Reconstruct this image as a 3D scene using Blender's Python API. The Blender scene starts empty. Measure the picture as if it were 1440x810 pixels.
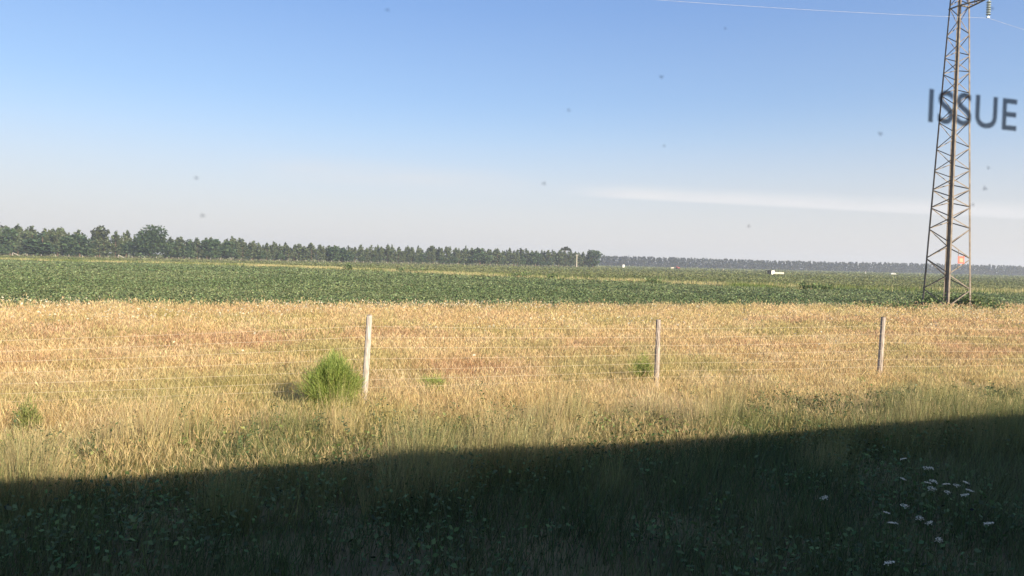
import bpy, bmesh, math, random
import numpy as np
from mathutils import Vector, Matrix, Euler

R = math.radians
random.seed(7)
rng = np.random.default_rng(7)
scene = bpy.context.scene
COL = scene.collection

# ------------------------------------------------------------------ camera
F = 1040.0                     # focal length in pixels of the 1440 x 810 photograph
EYE = Vector((0, 0, 3.4))
cam_data = bpy.data.cameras.new('camera')
cam_data.sensor_width = 36.0
cam_data.lens = 26.0
cam_data.clip_start = 0.02
cam_data.clip_end = 9000
cam_data.dof.use_dof = True
cam_data.dof.focus_distance = 90.0
cam_data.dof.aperture_fstop = 12.0
cam = bpy.data.objects.new('camera', cam_data)
COL.objects.link(cam)
CM = Euler((R(90 - 2.06), 0, 0)).to_matrix() @ Matrix.Rotation(R(1.36), 3, 'Z')
cam.matrix_world = Matrix.Translation(EYE) @ CM.to_4x4()
scene.camera = cam

# ------------------------------------------------------------------ sky, sun, exposure
SUN_EL, SUN_AZ = 19.6, 140.0      # azimuth clockwise from +Y
world = bpy.data.worlds.new('World')
scene.world = world
world.use_nodes = True
nt = world.node_tree
nt.nodes.clear()
N, L = nt.nodes.new, nt.links.new
out = N('ShaderNodeOutputWorld')
bg = N('ShaderNodeBackground')
bg.inputs['Strength'].default_value = 0.110
sky = N('ShaderNodeTexSky')
sky.sky_type = 'NISHITA'
sky.sun_disc = False
sky.sun_elevation = R(SUN_EL)
sky.sun_rotation = R(SUN_AZ)
sky.altitude = 50
sky.air_density = 1.0
sky.dust_density = 1.6
sky.ozone_density = 2.2
L(bg.outputs[0], out.inputs[0])


def ray(px, py):
    """direction of the sight line through a pixel, scaled so that its depth along +Y-ish view axis is 1"""
    return CM @ Vector(((px - 720) / F, (405 - py) / F, -1.0))


# a long thin pale streak mixed into the sky low down, placed by direction
d1, d2 = ray(800, 276).normalized(), ray(1440, 309).normalized()
m_up = d1.cross(d2).normalized()
if m_up.z < 0:
    m_up = -m_up
along = (d2 - d1).normalized()
tc = N('ShaderNodeTexCoord')


def vdot(v):
    n = N('ShaderNodeVectorMath'); n.operation = 'DOT_PRODUCT'
    L(tc.outputs['Generated'], n.inputs[0]); n.inputs[1].default_value = v
    return n.outputs['Value']


def mapr(src, a, b, c=0.0, d=1.0, smooth=True):
    n = N('ShaderNodeMapRange')
    n.interpolation_type = 'SMOOTHSTEP' if smooth else 'LINEAR'
    L(src, n.inputs['Value'])
    for k, v in zip(('From Min', 'From Max', 'To Min', 'To Max'), (a, b, c, d)):
        n.inputs[k].default_value = v
    return n.outputs['Result']


def mul(a, b):
    n = N('ShaderNodeMath'); n.operation = 'MULTIPLY'
    for i, s in enumerate((a, b)):
        if hasattr(s, 'node'):
            L(s, n.inputs[i])
        else:
            n.inputs[i].default_value = s
    return n.outputs[0]


h_ = vdot(m_up)
cl_noise = N('ShaderNodeTexNoise')
cl_map = N('ShaderNodeMapping')
cl_map.inputs['Scale'].default_value = (3, 3, 26)
L(tc.outputs['Generated'], cl_map.inputs[0]); L(cl_map.outputs[0], cl_noise.inputs[0])
cl_noise.inputs['Scale'].default_value = 3.0
cl_noise.inputs['Detail'].default_value = 5
streak = mul(mul(mapr(h_, -0.0015, 0.003), mapr(h_, 0.004, 0.024, 1, 0)),
             mul(mapr(vdot(along), along.dot(d1) - 0.04, along.dot(d1) + 0.10), mapr(cl_noise.outputs[0], 0.25, 0.65, 0.55, 1)))
d3, d4 = ray(330, 235).normalized(), ray(700, 262).normalized()
m2 = d3.cross(d4).normalized()
if m2.z < 0:
    m2 = -m2
al2 = (d4 - d3).normalized()
h2 = vdot(m2)
veil = mul(mul(mapr(h2, -0.02, 0.0), mapr(h2, 0.0, 0.03, 1, 0)),
           mul(mul(mapr(vdot(al2), al2.dot(d3) - 0.02, al2.dot(d3) + 0.1), mapr(vdot(al2), al2.dot(d4) - 0.05, al2.dot(d4) + 0.1, 1, 0)), cl_noise.outputs[0]))
tint = N('ShaderNodeMix'); tint.data_type = 'RGBA'; tint.blend_type = 'MULTIPLY'; tint.inputs[0].default_value = 1.0
L(sky.outputs[0], tint.inputs[6]); tint.inputs[7].default_value = (0.90, 0.965, 1.06, 1)
low = N('ShaderNodeMix'); low.data_type = 'RGBA'        # milky air low over the horizon, all round the sky
# painted gradient by elevation evens the blue out from one side of the sky to the other
ramp = N('ShaderNodeValToRGB')
L(mapr(vdot((0, 0, 1)), 0.0, 1.0, 0, 1, False), ramp.inputs[0])
els = ramp.color_ramp.elements
els[0].position = 0.0; els[0].color = (2.9, 2.88, 3.1, 1)
els[1].position = 1.0; els[1].color = (0.5, 0.95, 2.5, 1)
for pos_, c_ in ((0.16, (1.80, 2.42, 3.45, 1)), (0.32, (0.95, 1.62, 3.25, 1))):
    e_ = els.new(pos_); e_.color = c_
even = N('ShaderNodeMix'); even.data_type = 'RGBA'; even.inputs[0].default_value = 0.6
L(tint.outputs[2], even.inputs[6]); L(ramp.outputs[0], even.inputs[7])
L(mul(mapr(vdot((0, 0, 1)), 0.0, 0.22, 1, 0), 0.8), low.inputs[0]); L(even.outputs[2], low.inputs[6]); low.inputs[7].default_value = (3.7, 3.52, 3.5, 1)
mx0 = N('ShaderNodeMix'); mx0.data_type = 'RGBA'
L(mul(veil, 0.7), mx0.inputs[0]); L(low.outputs[2], mx0.inputs[6]); mx0.inputs[7].default_value = (3.6, 3.6, 3.75, 1)
mx = N('ShaderNodeMix'); mx.data_type = 'RGBA'
L(mul(streak, 0.85), mx.inputs[0]); L(mx0.outputs[2], mx.inputs[6]); mx.inputs[7].default_value = (3.9, 3.85, 3.95, 1)
L(mx.outputs[2], bg.inputs[0])

sun_data = bpy.data.lights.new('sun', 'SUN')
sun_data.energy = 5.0
sun_data.angle = R(0.5)
sun_data.color = (1.0, 0.87, 0.70)
sun = bpy.data.objects.new('sun', sun_data)
COL.objects.link(sun)
to_sun = Vector((math.sin(R(SUN_AZ)) * math.cos(R(SUN_EL)), math.cos(R(SUN_AZ)) * math.cos(R(SUN_EL)), math.sin(R(SUN_EL))))
sun.rotation_euler = to_sun.to_track_quat('Z', 'Y').to_euler()
sun.location = to_sun * 60

scene.view_settings.view_transform = 'Standard'
scene.view_settings.look = 'None'
scene.view_settings.gamma = 1
scene.view_settings.exposure = 1.1
scene.view_settings.use_curve_mapping = False
scene.render.engine = 'CYCLES'
cy = scene.cycles
cy.use_denoising = True
cy.max_bounces = 6
cy.diffuse_bounces = 3
cy.glossy_bounces = 1
cy.transmission_bounces = 2
cy.transparent_max_bounces = 8
cy.volume_bounces = 1

# ------------------------------------------------------------------ helpers
U = Vector((0.944, 0.330, 0))           # along the track
V = Vector((-0.330, 0.944, 0))          # away from the track


def st(s, t, z=0.0):
    return U * s + V * t + Vector((0, 0, z))


def at(px, py, z=0.0):
    """point of the plane at height z seen at that pixel"""
    d = ray(px, py)
    return EYE + d * ((z - EYE.z) / d.z)


def at_depth(px, D, z=0.0):
    """point at plan depth D (metres along +Y) whose ground position lies on the vertical plane through pixel column px at the horizon"""
    hy = 350.5 + 0.0237 * px
    d = ray(px, hy)
    return Vector((d.x / d.y * D, D, z))


def tag(o, label=None, cat=None, group=None, kind=None):
    for k, v in (('label', label), ('category', cat), ('group', group), ('kind', kind)):
        if v:
            o[k] = v
    return o


def empty(name, loc=(0, 0, 0), rz=0.0, label=None, cat=None, group=None):
    o = bpy.data.objects.new(name, None)
    COL.objects.link(o)
    o.location = loc
    o.rotation_euler = (0, 0, rz)
    o.empty_display_size = 0.2
    return tag(o, label, cat, group)


def link(name, me, mat, parent=None):
    o = bpy.data.objects.new(name, me)
    COL.objects.link(o)
    if mat is not None:
        me.materials.append(mat)
    if parent is not None:
        o.parent = parent
    return o


def raw_mesh(name, verts, nper, colors=None, smooth=False):
    """mesh of equal polygons: verts is an array (n, nper, 3); colors (n, 3) one per polygon"""
    verts = np.ascontiguousarray(verts, dtype=np.float32)
    n = len(verts)
    me = bpy.data.meshes.new(name)
    me.vertices.add(n * nper)
    me.vertices.foreach_set('co', verts.reshape(-1))
    me.loops.add(n * nper)
    me.loops.foreach_set('vertex_index', np.arange(n * nper, dtype=np.int32))
    me.polygons.add(n)
    me.polygons.foreach_set('loop_start', np.arange(0, n * nper, nper, dtype=np.int32))
    me.update(calc_edges=True)
    if colors is not None:
        a = me.color_attributes.new('Tint', 'FLOAT_COLOR', 'POINT')
        c = np.ones((n, nper, 4), dtype=np.float32)
        c[:, :, :3] = np.asarray(colors, dtype=np.float32)[:, None, :]
        a.data.foreach_set('color', c.reshape(-1))
    return me


class MB:
    """collects simple solids into one mesh"""
    def __init__(self):
        self.bm = bmesh.new()

    def box(self, c, size, rot=None, bevel=0.0):
        g = bmesh.ops.create_cube(self.bm, size=1.0)
        vs = g['verts']
        m = Matrix.Diagonal((size[0], size[1], size[2], 1))
        r = rot.to_4x4() if rot is not None else Matrix.Identity(4)
        bmesh.ops.transform(self.bm, matrix=Matrix.Translation(Vector(c)) @ r @ m, verts=vs)
        if bevel:
            es = list({e for v in vs for e in v.link_edges})
            bmesh.ops.bevel(self.bm, geom=es, offset=bevel, segments=1, affect='EDGES')
        return self

    def tube(self, pts, r0, r1=None, seg=6, cap=True):
        r1 = r0 if r1 is None else r1
        pts = [Vector(p) for p in pts]
        rings = []
        n = len(pts)
        for i, p in enumerate(pts):
            a = pts[max(0, i - 1)]; b = pts[min(n - 1, i + 1)]
            d = (b - a).normalized()
            x = d.cross(Vector((0, 0, 1)))
            if x.length < 1e-3:
                x = Vector((1, 0, 0))
            x.normalize()
            y = d.cross(x)
            r = r0 + (r1 - r0) * i / max(1, n - 1)
            rings.append([self.bm.verts.new(p + (x * math.cos(2 * math.pi * k / seg) + y * math.sin(2 * math.pi * k / seg)) * r) for k in range(seg)])
        for i in range(n - 1):
            for k in range(seg):
                self.bm.faces.new((rings[i][k], rings[i][(k + 1) % seg], rings[i + 1][(k + 1) % seg], rings[i + 1][k]))
        if cap:
            self.bm.faces.new(rings[0][::-1]); self.bm.faces.new(rings[-1])
        return self

    def bar(self, a, b, w, t=None, up=(0, 0, 1)):
        """a flat or square bar between two points"""
        a, b = Vector(a), Vector(b)
        d = b - a
        z = d.normalized()
        x = Vector(up).cross(z)
        if x.length < 1e-3:
            x = Vector((1, 0, 0))
        x.normalize()
        y = z.cross(x)
        rot = Matrix((x, y, z)).transposed()
        return self.box((a + b) / 2, (w, t or w, d.length), rot)

    def disc(self, c, r, h, seg=12):
        g = bmesh.ops.create_cone(self.bm, cap_ends=True, segments=seg, radius1=r, radius2=r * 0.75, depth=h)
        bmesh.ops.translate(self.bm, vec=Vector(c), verts=g['verts'])
        return self

    def build(self, name, mat, parent=None, smooth=False):
        bmesh.ops.recalc_face_normals(self.bm, faces=self.bm.faces[:])
        me = bpy.data.meshes.new(name)
        self.bm.to_mesh(me)
        self.bm.free()
        if smooth:
            for p in me.polygons:
                p.use_smooth = True
        return link(name, me, mat, parent)


def dup(root, loc, rz=0.0, scale=(1, 1, 1), label=None, group=None):
    r = root.copy()
    COL.objects.link(r)
    r.location = loc
    r.rotation_euler = (0, 0, rz)
    r.scale = scale
    if label:
        r['label'] = label
    if group:
        r['group'] = group
    for ch in list(root.children):
        c = ch.copy()
        COL.objects.link(c)
        c.parent = r
    return r


_T = rng.random((16, 128, 128)).astype(np.float32)


def noise(x, y, scale, seed=0):
    """smooth value noise, 0..1"""
    T = _T[seed % 16]
    x = np.asarray(x) / scale + seed * 17.3
    y = np.asarray(y) / scale + seed * 5.7
    xi, yi = np.floor(x).astype(int), np.floor(y).astype(int)
    fx, fy = x - xi, y - yi
    fx = fx * fx * (3 - 2 * fx); fy = fy * fy * (3 - 2 * fy)
    a = T[xi % 128, yi % 128]; b = T[(xi + 1) % 128, yi % 128]
    c = T[xi % 128, (yi + 1) % 128]; d = T[(xi + 1) % 128, (yi + 1) % 128]
    return (a * (1 - fx) + b * fx) * (1 - fy) + (c * (1 - fx) + d * fx) * fy


def fbm(x, y, scale, seed=0):
    return (noise(x, y, scale, seed) * 0.5 + noise(x, y, scale / 2.1, seed + 1) * 0.3 + noise(x, y, scale / 4.7, seed + 2) * 0.2)


def ss(a, b, x):
    t = np.clip((x - a) / (b - a), 0, 1)
    return t * t * (3 - 2 * t)


# ------------------------------------------------------------------ materials
def new_mat(name):
    m = bpy.data.materials.new(name)
    m.use_nodes = True
    m.node_tree.nodes.clear()
    o = m.node_tree.nodes.new('ShaderNodeOutputMaterial')
    return m, m.node_tree.nodes, m.node_tree.links, o


def mat_plain(name, rgb, rough=0.8, var=0.25, scale=3.0, metal=0.0, rgb2=None, stretch=(1, 1, 1), coord='Object'):
    m, nodes, links, o = new_mat(name)
    p = nodes.new('ShaderNodeBsdfPrincipled')
    p.inputs['Roughness'].default_value = rough
    p.inputs['Metallic'].default_value = metal
    p.inputs['Specular IOR Level'].default_value = 0.25
    t = nodes.new('ShaderNodeTexCoord')
    mp = nodes.new('ShaderNodeMapping'); mp.inputs['Scale'].default_value = stretch
    n = nodes.new('ShaderNodeTexNoise')
    n.inputs['Scale'].default_value = scale; n.inputs['Detail'].default_value = 6
    links.new(t.outputs[coord], mp.inputs[0]); links.new(mp.outputs[0], n.inputs[0])
    r = nodes.new('ShaderNodeValToRGB')
    r.color_ramp.elements[0].position = 0.32; r.color_ramp.elements[1].position = 0.68
    c2 = rgb2 or tuple(min(1, c * (1 + var)) for c in rgb)
    c1 = rgb if rgb2 else tuple(c * (1 - var) for c in rgb)
    r.color_ramp.elements[0].color = (*c1, 1); r.color_ramp.elements[1].color = (*c2, 1)
    links.new(n.outputs[0], r.inputs[0]); links.new(r.outputs[0], p.inputs['Base Color'])
    links.new(p.outputs[0], o.inputs[0])
    return m


def mat_leaf(name, translucent=0.3, gloss=0.06, rough=0.55):
    """thin plant matter; the tint of each leaf or blade is stored on the mesh"""
    m, nodes, links, o = new_mat(name)
    a = nodes.new('ShaderNodeAttribute'); a.attribute_name = 'Tint'
    d = nodes.new('ShaderNodeBsdfDiffuse'); t = nodes.new('ShaderNodeBsdfTranslucent')
    mix = nodes.new('ShaderNodeMixShader'); mix.inputs[0].default_value = translucent
    links.new(a.outputs['Color'], d.inputs[0]); links.new(a.outputs['Color'], t.inputs[0])
    links.new(d.outputs[0], mix.inputs[1]); links.new(t.outputs[0], mix.inputs[2])
    if gloss > 0:
        g = nodes.new('ShaderNodeBsdfGlossy'); g.inputs['Roughness'].default_value = rough
        mix2 = nodes.new('ShaderNodeMixShader'); mix2.inputs[0].default_value = gloss
        links.new(mix.outputs[0], mix2.inputs[1]); links.new(g.outputs[0], mix2.inputs[2])
        links.new(mix2.outputs[0], o.inputs[0])
    else:
        links.new(mix.outputs[0], o.inputs[0])
    return m


M = {
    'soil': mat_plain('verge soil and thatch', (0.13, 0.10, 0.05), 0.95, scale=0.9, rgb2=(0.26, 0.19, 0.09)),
    'straw_ground': mat_plain('dry thatch', (0.30, 0.23, 0.11), 0.95, scale=0.7, rgb2=(0.42, 0.33, 0.16)),
    'crop_soil': mat_plain('dark green crop soil', (0.035, 0.06, 0.022), 0.95, scale=1.5, rgb2=(0.055, 0.09, 0.035)),  # dark green ground colour under the crop leaves
    'far_field': mat_plain('distant low crop', (0.12, 0.14, 0.05), 0.95, scale=0.03, rgb2=(0.17, 0.18, 0.07), stretch=(1, 2, 1)),
    'grass': mat_leaf('dry grass', 0.48, 0.0),
    'leaf': mat_leaf('green leaf', 0.3, 0.025),
    'needle': mat_leaf('tree foliage', 0.2, 0.02),
    'bark': mat_plain('bark', (0.10, 0.065, 0.045), 0.95, scale=4, rgb2=(0.2, 0.13, 0.09)),
    'steel': mat_plain('rusting galvanised steel', (0.12, 0.098, 0.08), 0.75, scale=2.2, rgb2=(0.24, 0.20, 0.155)),
    'glass_insulator': mat_plain('glass insulator', (0.30, 0.34, 0.32), 0.25, scale=5),
    'cable': mat_plain('aluminium cable', (0.42, 0.40, 0.38), 0.6, scale=2),
    'wire': mat_plain('fence wire', (0.55, 0.46, 0.33), 0.5, scale=2, var=0.15),
    'sign_red': mat_plain('faded red sign', (0.60, 0.13, 0.10), 0.6, scale=3, var=0.15),
    'sign_pale': mat_plain('faded sign centre', (0.68, 0.28, 0.18), 0.6, scale=6, var=0.1),
    'post_grey': mat_plain('weathered post wood', (0.20, 0.16, 0.13), 0.9, scale=6, rgb2=(0.48, 0.41, 0.34), stretch=(4, 4, 0.8)),
    'post_pale': mat_plain('pale bleached post wood', (0.26, 0.22, 0.18), 0.9, scale=6, rgb2=(0.54, 0.48, 0.41), stretch=(4, 4, 0.8)),
    'white': mat_plain('white painted metal', (0.80, 0.77, 0.70), 0.6, scale=1.5, var=0.08),
    'cream': mat_plain('pale concrete', (0.62, 0.54, 0.42), 0.85, scale=2, var=0.12),
    'dark': mat_plain('dark weathered sheet', (0.025, 0.026, 0.028), 0.8, scale=2),
    'red': mat_plain('red paint', (0.40, 0.06, 0.04), 0.5, scale=2, var=0.15),
    'tyre': mat_plain('rubber', (0.02, 0.02, 0.02), 0.9, scale=4),
    'window_dark': mat_plain('dark vehicle glass', (0.03, 0.035, 0.04), 0.15, scale=1, var=0.1),
    'train_paint': mat_plain('grey train wall', (0.25, 0.26, 0.27), 0.55, scale=1.0, var=0.08),
    'rubber_seal': mat_plain('black window seal', (0.02, 0.02, 0.022), 0.7, scale=4),
    'ballast': mat_plain('ballast stone', (0.16, 0.14, 0.12), 0.95, scale=14, rgb2=(0.34, 0.31, 0.28)),
}
m, nodes, links, o = new_mat('window pane')
tr = nodes.new('ShaderNodeBsdfTransparent'); tr.inputs[0].default_value = (0.965, 0.97, 0.968, 1)
links.new(tr.outputs[0], o.inputs[0])
M['pane'] = m
m, nodes, links, o = new_mat('printed lettering')
p = nodes.new('ShaderNodeBsdfPrincipled'); p.inputs['Base Color'].default_value = (0.05, 0.055, 0.16, 1); p.inputs['Roughness'].default_value = 0.6
tr = nodes.new('ShaderNodeBsdfTransparent'); mix = nodes.new('ShaderNodeMixShader'); mix.inputs[0].default_value = 0.82
links.new(tr.outputs[0], mix.inputs[1]); links.new(p.outputs[0], mix.inputs[2]); links.new(mix.outputs[0], o.inputs[0])
M['letter'] = m
m, nodes, links, o = new_mat('dried dirt speck')
p = nodes.new('ShaderNodeBsdfPrincipled'); p.inputs['Base Color'].default_value = (0.10, 0.10, 0.11, 1); p.inputs['Roughness'].default_value = 0.9
tr = nodes.new('ShaderNodeBsdfTransparent'); mix = nodes.new('ShaderNodeMixShader'); mix.inputs[0].default_value = 0.35
links.new(tr.outputs[0], mix.inputs[1]); links.new(p.outputs[0], mix.inputs[2]); links.new(mix.outputs[0], o.inputs[0])
M['speck'] = m

# ------------------------------------------------------------------ ground sheets
def sheet(name, pts, z, mat):
    bm = bmesh.new()
    vs = [bm.verts.new((p[0], p[1], z)) for p in pts]
    f = bm.faces.new(vs)
    if f.normal.z < 0:
        f.normal_flip()
    bmesh.ops.triangulate(bm, faces=bm.faces[:])
    me = bpy.data.meshes.new(name)
    bm.to_mesh(me); bm.free()
    o = link(name, me, mat)
    return tag(o, kind='structure')


HALF = 2300
sheet('ground', [(-HALF, -300), (HALF, -300), (HALF, 2000), (-HALF, 2000)], 0.0, M['far_field'])
CROP_T = 47.0                                   # the crop starts this far from the track
STRIP = [(-330, 232), (-157, 226), (-77, 214), (-30, 178), (-4, 152), (36, 119), (84, 118), (170, 128), (300, 150)]   # weedy strip behind the crop
c0, c1 = st(-330, CROP_T), st(330, CROP_T)
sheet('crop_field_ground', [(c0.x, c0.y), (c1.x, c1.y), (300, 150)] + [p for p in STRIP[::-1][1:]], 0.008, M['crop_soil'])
v0, v1, v2, v3 = st(-330, -12), st(330, -12), st(330, CROP_T), st(-330, CROP_T)
sheet('meadow_ground', [v[:2] for v in (v0, v1, v2, v3)], 0.004, M['straw_ground'])
v0, v1, v2, v3 = st(-330, -3.5), st(330, -3.5), st(330, 11.5), st(-330, 11.5)
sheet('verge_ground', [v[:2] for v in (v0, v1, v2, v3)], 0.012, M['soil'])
bm = bmesh.new()                                # ballast bank under the train
prof = [(-5.0, 0.016), (-3.2, 0.95), (1.3, 0.95), (3.1, 0.016)]
rows = [[bm.verts.new(st(s, t, z)) for t, z in prof] for s in (-200, 200)]
for k in range(3):
    bm.faces.new((rows[0][k], rows[1][k], rows[1][k + 1], rows[0][k + 1]))
bmesh.ops.recalc_face_normals(bm, faces=bm.faces[:])
me = bpy.data.meshes.new('railway_ballast'); bm.to_mesh(me); bm.free()
tag(link('railway_ballast', me, M['ballast']), kind='structure')


def strip_depth(x):
    return np.interp(x, [p[0] for p in STRIP], [p[1] for p in STRIP])


# ------------------------------------------------------------------ grass, crop: stuff
def in_view(x, y, side=0.74, pad=4.0):
    return np.abs(x) < side * y + pad


def scatter(t0, t1, s0, s1, n):
    s = rng.uniform(s0, s1, n); t = rng.uniform(t0, t1, n)
    x = U.x * s + V.x * t; y = U.y * s + V.y * t
    k = in_view(x, y) & (y > 3)
    return x[k], y[k], s[k], t[k]


def blades(x, y, h, w, lean, col, z0=0.0, wind=(0.25, 0.1)):
    """one bent triangle per blade"""
    n = len(x)
    a = rng.uniform(0, 2 * np.pi, n)
    b = rng.uniform(0, 2 * np.pi, n)
    v = np.zeros((n, 3, 3), np.float32)
    dx, dy = np.cos(a) * w / 2, np.sin(a) * w / 2
    v[:, 0, 0] = x - dx; v[:, 0, 1] = y - dy
    v[:, 1, 0] = x + dx; v[:, 1, 1] = y + dy
    v[:, 2, 0] = x + (np.cos(b) * lean + wind[0] * lean) * h
    v[:, 2, 1] = y + (np.sin(b) * lean + wind[1] * lean) * h
    v[:, :2, 2] = z0
    v[:, 2, 2] = z0 + h
    return v, col


def heads(x, y, z, lng, w, col):
    """seed heads: a slim kite turned at random, as two triangles"""
    n = len(x)
    a = rng.uniform(0, np.pi, n)
    tx, ty = rng.normal(0, 0.45, n), rng.normal(0, 0.45, n)
    dx, dy = np.cos(a) * w / 2, np.sin(a) * w / 2
    v = np.zeros((n, 2, 3, 3), np.float32)
    for k, sg in enumerate((-1, 1)):
        v[:, k, 0] = np.stack([x, y, z], 1)
        v[:, k, 1] = np.stack([x + sg * dx + tx * lng * .45, y + sg * dy + ty * lng * .45, z + lng * 0.45], 1)
        v[:, k, 2] = np.stack([x + tx * lng, y + ty * lng, z + lng], 1)
    return v.reshape(-1, 3, 3), np.repeat(col, 2, axis=0)


def leaves(x, y, z, size, col, flat=0.6):
    """broad leaves: one quad each, tilted at random"""
    n = len(x)
    a = rng.uniform(0, 2 * np.pi, n)
    d = np.stack([np.cos(a), np.sin(a), rng.normal(0.15, 0.55, n) * (1 - flat) * 2], 1)
    d /= np.linalg.norm(d, axis=1)[:, None]
    e = np.cross(d, np.stack([rng.normal(0, 0.6, n), rng.normal(0, 0.6, n), np.ones(n)], 1))
    e /= np.linalg.norm(e, axis=1)[:, None]
    p = np.stack([x, y, z], 1)
    s = size[:, None]
    v = np.stack([p - d * s * .5, p + e * s * .33 + d * s * .05, p + d * s * .5, p - e * s * .33 + d * s * .05], 1)
    return v, col


def lerp(a, b, k):
    return np.asarray(a) * (1 - k[:, None]) + np.asarray(b) * k[:, None]


def jitter(c, amt):
    n = len(c)
    return np.clip(c * (1 + rng.normal(0, amt, (n, 1))) * (1 + rng.normal(0, amt * 0.25, (n, 3))), 0.004, 0.9)


STRAW = (0.64, 0.465, 0.215)
PALE = (0.72, 0.56, 0.32)
RUST = (0.53, 0.30, 0.17)
OLIVE = (0.40, 0.37, 0.12)
GREEN = (0.10, 0.16, 0.035)


def meadow_tint(x, y, s, t):
    n1 = fbm(s, t * 1.5, 7.0, 1)
    n2 = fbm(s, t * 1.5, 3.4, 4)
    n3 = fbm(s, t, 1.1, 8)
    c = lerp(STRAW, PALE, ss(0.45, 0.75, n3))
    rust = ss(0.46, 0.66, n1) * ss(15, 20, t) * (1 - 0.6 * ss(32, 40, t))
    c = c * (1 - 0.75 * rust[:, None]) + np.asarray(RUST) * 0.75 * rust[:, None]
    ol = np.clip(ss(0.46, 0.68, n2) * 0.72 + (1 - ss(11.5, 20, t)) * 0.30, 0, 0.85)
    c = c * (1 - ol[:, None]) + np.asarray(OLIVE) * ol[:, None]
    return c


V3, C3 = [], []


def add3(vc):
    V3.append(vc[0]); C3.append(vc[1])


# dry meadow between the verge and the crop
for (t0, t1, dens, wk) in ((11, 17, 1150, 0.62), (17, 26, 620, 0.75), (26, 36, 300, 0.95), (36, CROP_T + 0.8, 150, 1.25)):
    s0, s1 = -35 - t1 * 0.6, 35 + t1 * 1.35
    n = int((t1 - t0) * (s1 - s0) * dens)
    x, y, s, t = scatter(t0, t1, s0, s1, n)
    clump = fbm(s, t, 0.9, 11)
    k = rng.random(len(x)) < 0.45 + clump
    x, y, s, t, clump = x[k], y[k], s[k], t[k], clump[k]
    dist = np.hypot(x, y)
    h = (0.20 + 0.46 * clump) * rng.uniform(0.45, 1.15, len(x)) * (1 + 0.45 * (rng.random(len(x)) < 0.12)) * (0.75 + 0.35 * ss(20, 44, t))
    c = jitter(meadow_tint(x, y, s, t), 0.15)
    w = np.maximum(0.006, dist * 0.00050) * rng.uniform(0.7, 1.4, len(x)) * wk
    add3(blades(x, y, h, w, rng.uniform(0.1, 0.6, len(x)), c))
    k = rng.random(len(x)) < 0.4
    add3(heads(x[k], y[k], h[k] * 0.95, rng.uniform(0.08, 0.2, k.sum()), np.maximum(0.009, dist[k] * 0.00075) * (1 + ss(18, 30, t[k]) * 0.4), jitter(lerp(c[k], np.tile(PALE, (k.sum(), 1)), np.full(k.sum(), 0.35)), 0.15)))
v = np.concatenate(V3); c = np.concatenate(C3)
o = link('dry_grass', raw_mesh('dry_grass', v, 3, c), M['grass'])
tag(o, 'tall straw coloured dry grass of the open meadow behind the shaded verge', 'grass', kind='stuff')

# green verge grass and low weeds in the shade of the train
V3, C3 = [], []
t0, t1 = 3.2, 14.5
n = int((t1 - t0) * 60 * 520)
x, y, s, t = scatter(t0, t1, -20, 40, n)
clump = fbm(s, t, 1.0, 3)
k = rng.random(len(x)) < (0.35 + clump) * (1 - 0.8 * ss(12.0, 14.5, t))
x, y, s, t, clump = x[k], y[k], s[k], t[k], clump[k]
h = (0.15 + 0.55 * clump) * rng.uniform(0.5, 1.2, len(x))
kk = ss(0.45, 0.7, fbm(s, t, 2.2, 6))
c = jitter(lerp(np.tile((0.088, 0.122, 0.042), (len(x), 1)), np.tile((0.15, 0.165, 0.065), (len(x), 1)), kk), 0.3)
add3(blades(x, y, h, rng.uniform(0.006, 0.016, len(x)), rng.uniform(0.1, 0.7, len(x)), c))
n = 150000                                        # taller stems in ragged clumps, added to roughen the edge of the train's shadow
x, y, s, t = scatter(9.3, 13.6, -20, 40, n)
cl = fbm(s, t, 1.3, 14)
k = cl > 0.52
x, y, s, t, cl = x[k], y[k], s[k], t[k], cl[k]
add3(blades(x, y, (0.42 + 3.4 * (cl - 0.52)) * rng.uniform(0.6, 1.25, len(x)), rng.uniform(0.006, 0.012, len(x)), rng.uniform(0.1, 0.5, len(x)),
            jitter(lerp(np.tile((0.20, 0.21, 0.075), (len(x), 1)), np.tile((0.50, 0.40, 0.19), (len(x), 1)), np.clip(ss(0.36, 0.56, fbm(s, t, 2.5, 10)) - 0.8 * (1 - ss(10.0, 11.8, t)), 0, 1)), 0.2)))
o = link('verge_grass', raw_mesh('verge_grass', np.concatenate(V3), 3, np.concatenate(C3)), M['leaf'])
tag(o, 'dark green verge grass in the shadow of the train', 'grass', kind='stuff')
n = 170000
x, y, s, t = scatter(3.4, 14.2, -20, 40, n)
clump = fbm(s, t, 1.5, 9)
k = (rng.random(len(x)) < ss(0.36, 0.62, clump)) & (rng.random(len(x)) > 0.93 * ss(11.3, 13.6, t))
x, y, s, t, clump = x[k], y[k], s[k], t[k], clump[k]
z = rng.uniform(0.05, 1, len(x)) * (0.2 + 0.6 * clump)
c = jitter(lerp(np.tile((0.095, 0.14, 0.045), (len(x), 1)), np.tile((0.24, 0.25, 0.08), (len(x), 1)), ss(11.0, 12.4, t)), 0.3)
vq, cq = leaves(x, y, z, rng.uniform(0.03, 0.085, len(x)), c, 0.5)
Vt, Ct = [vq], [cq]
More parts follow.
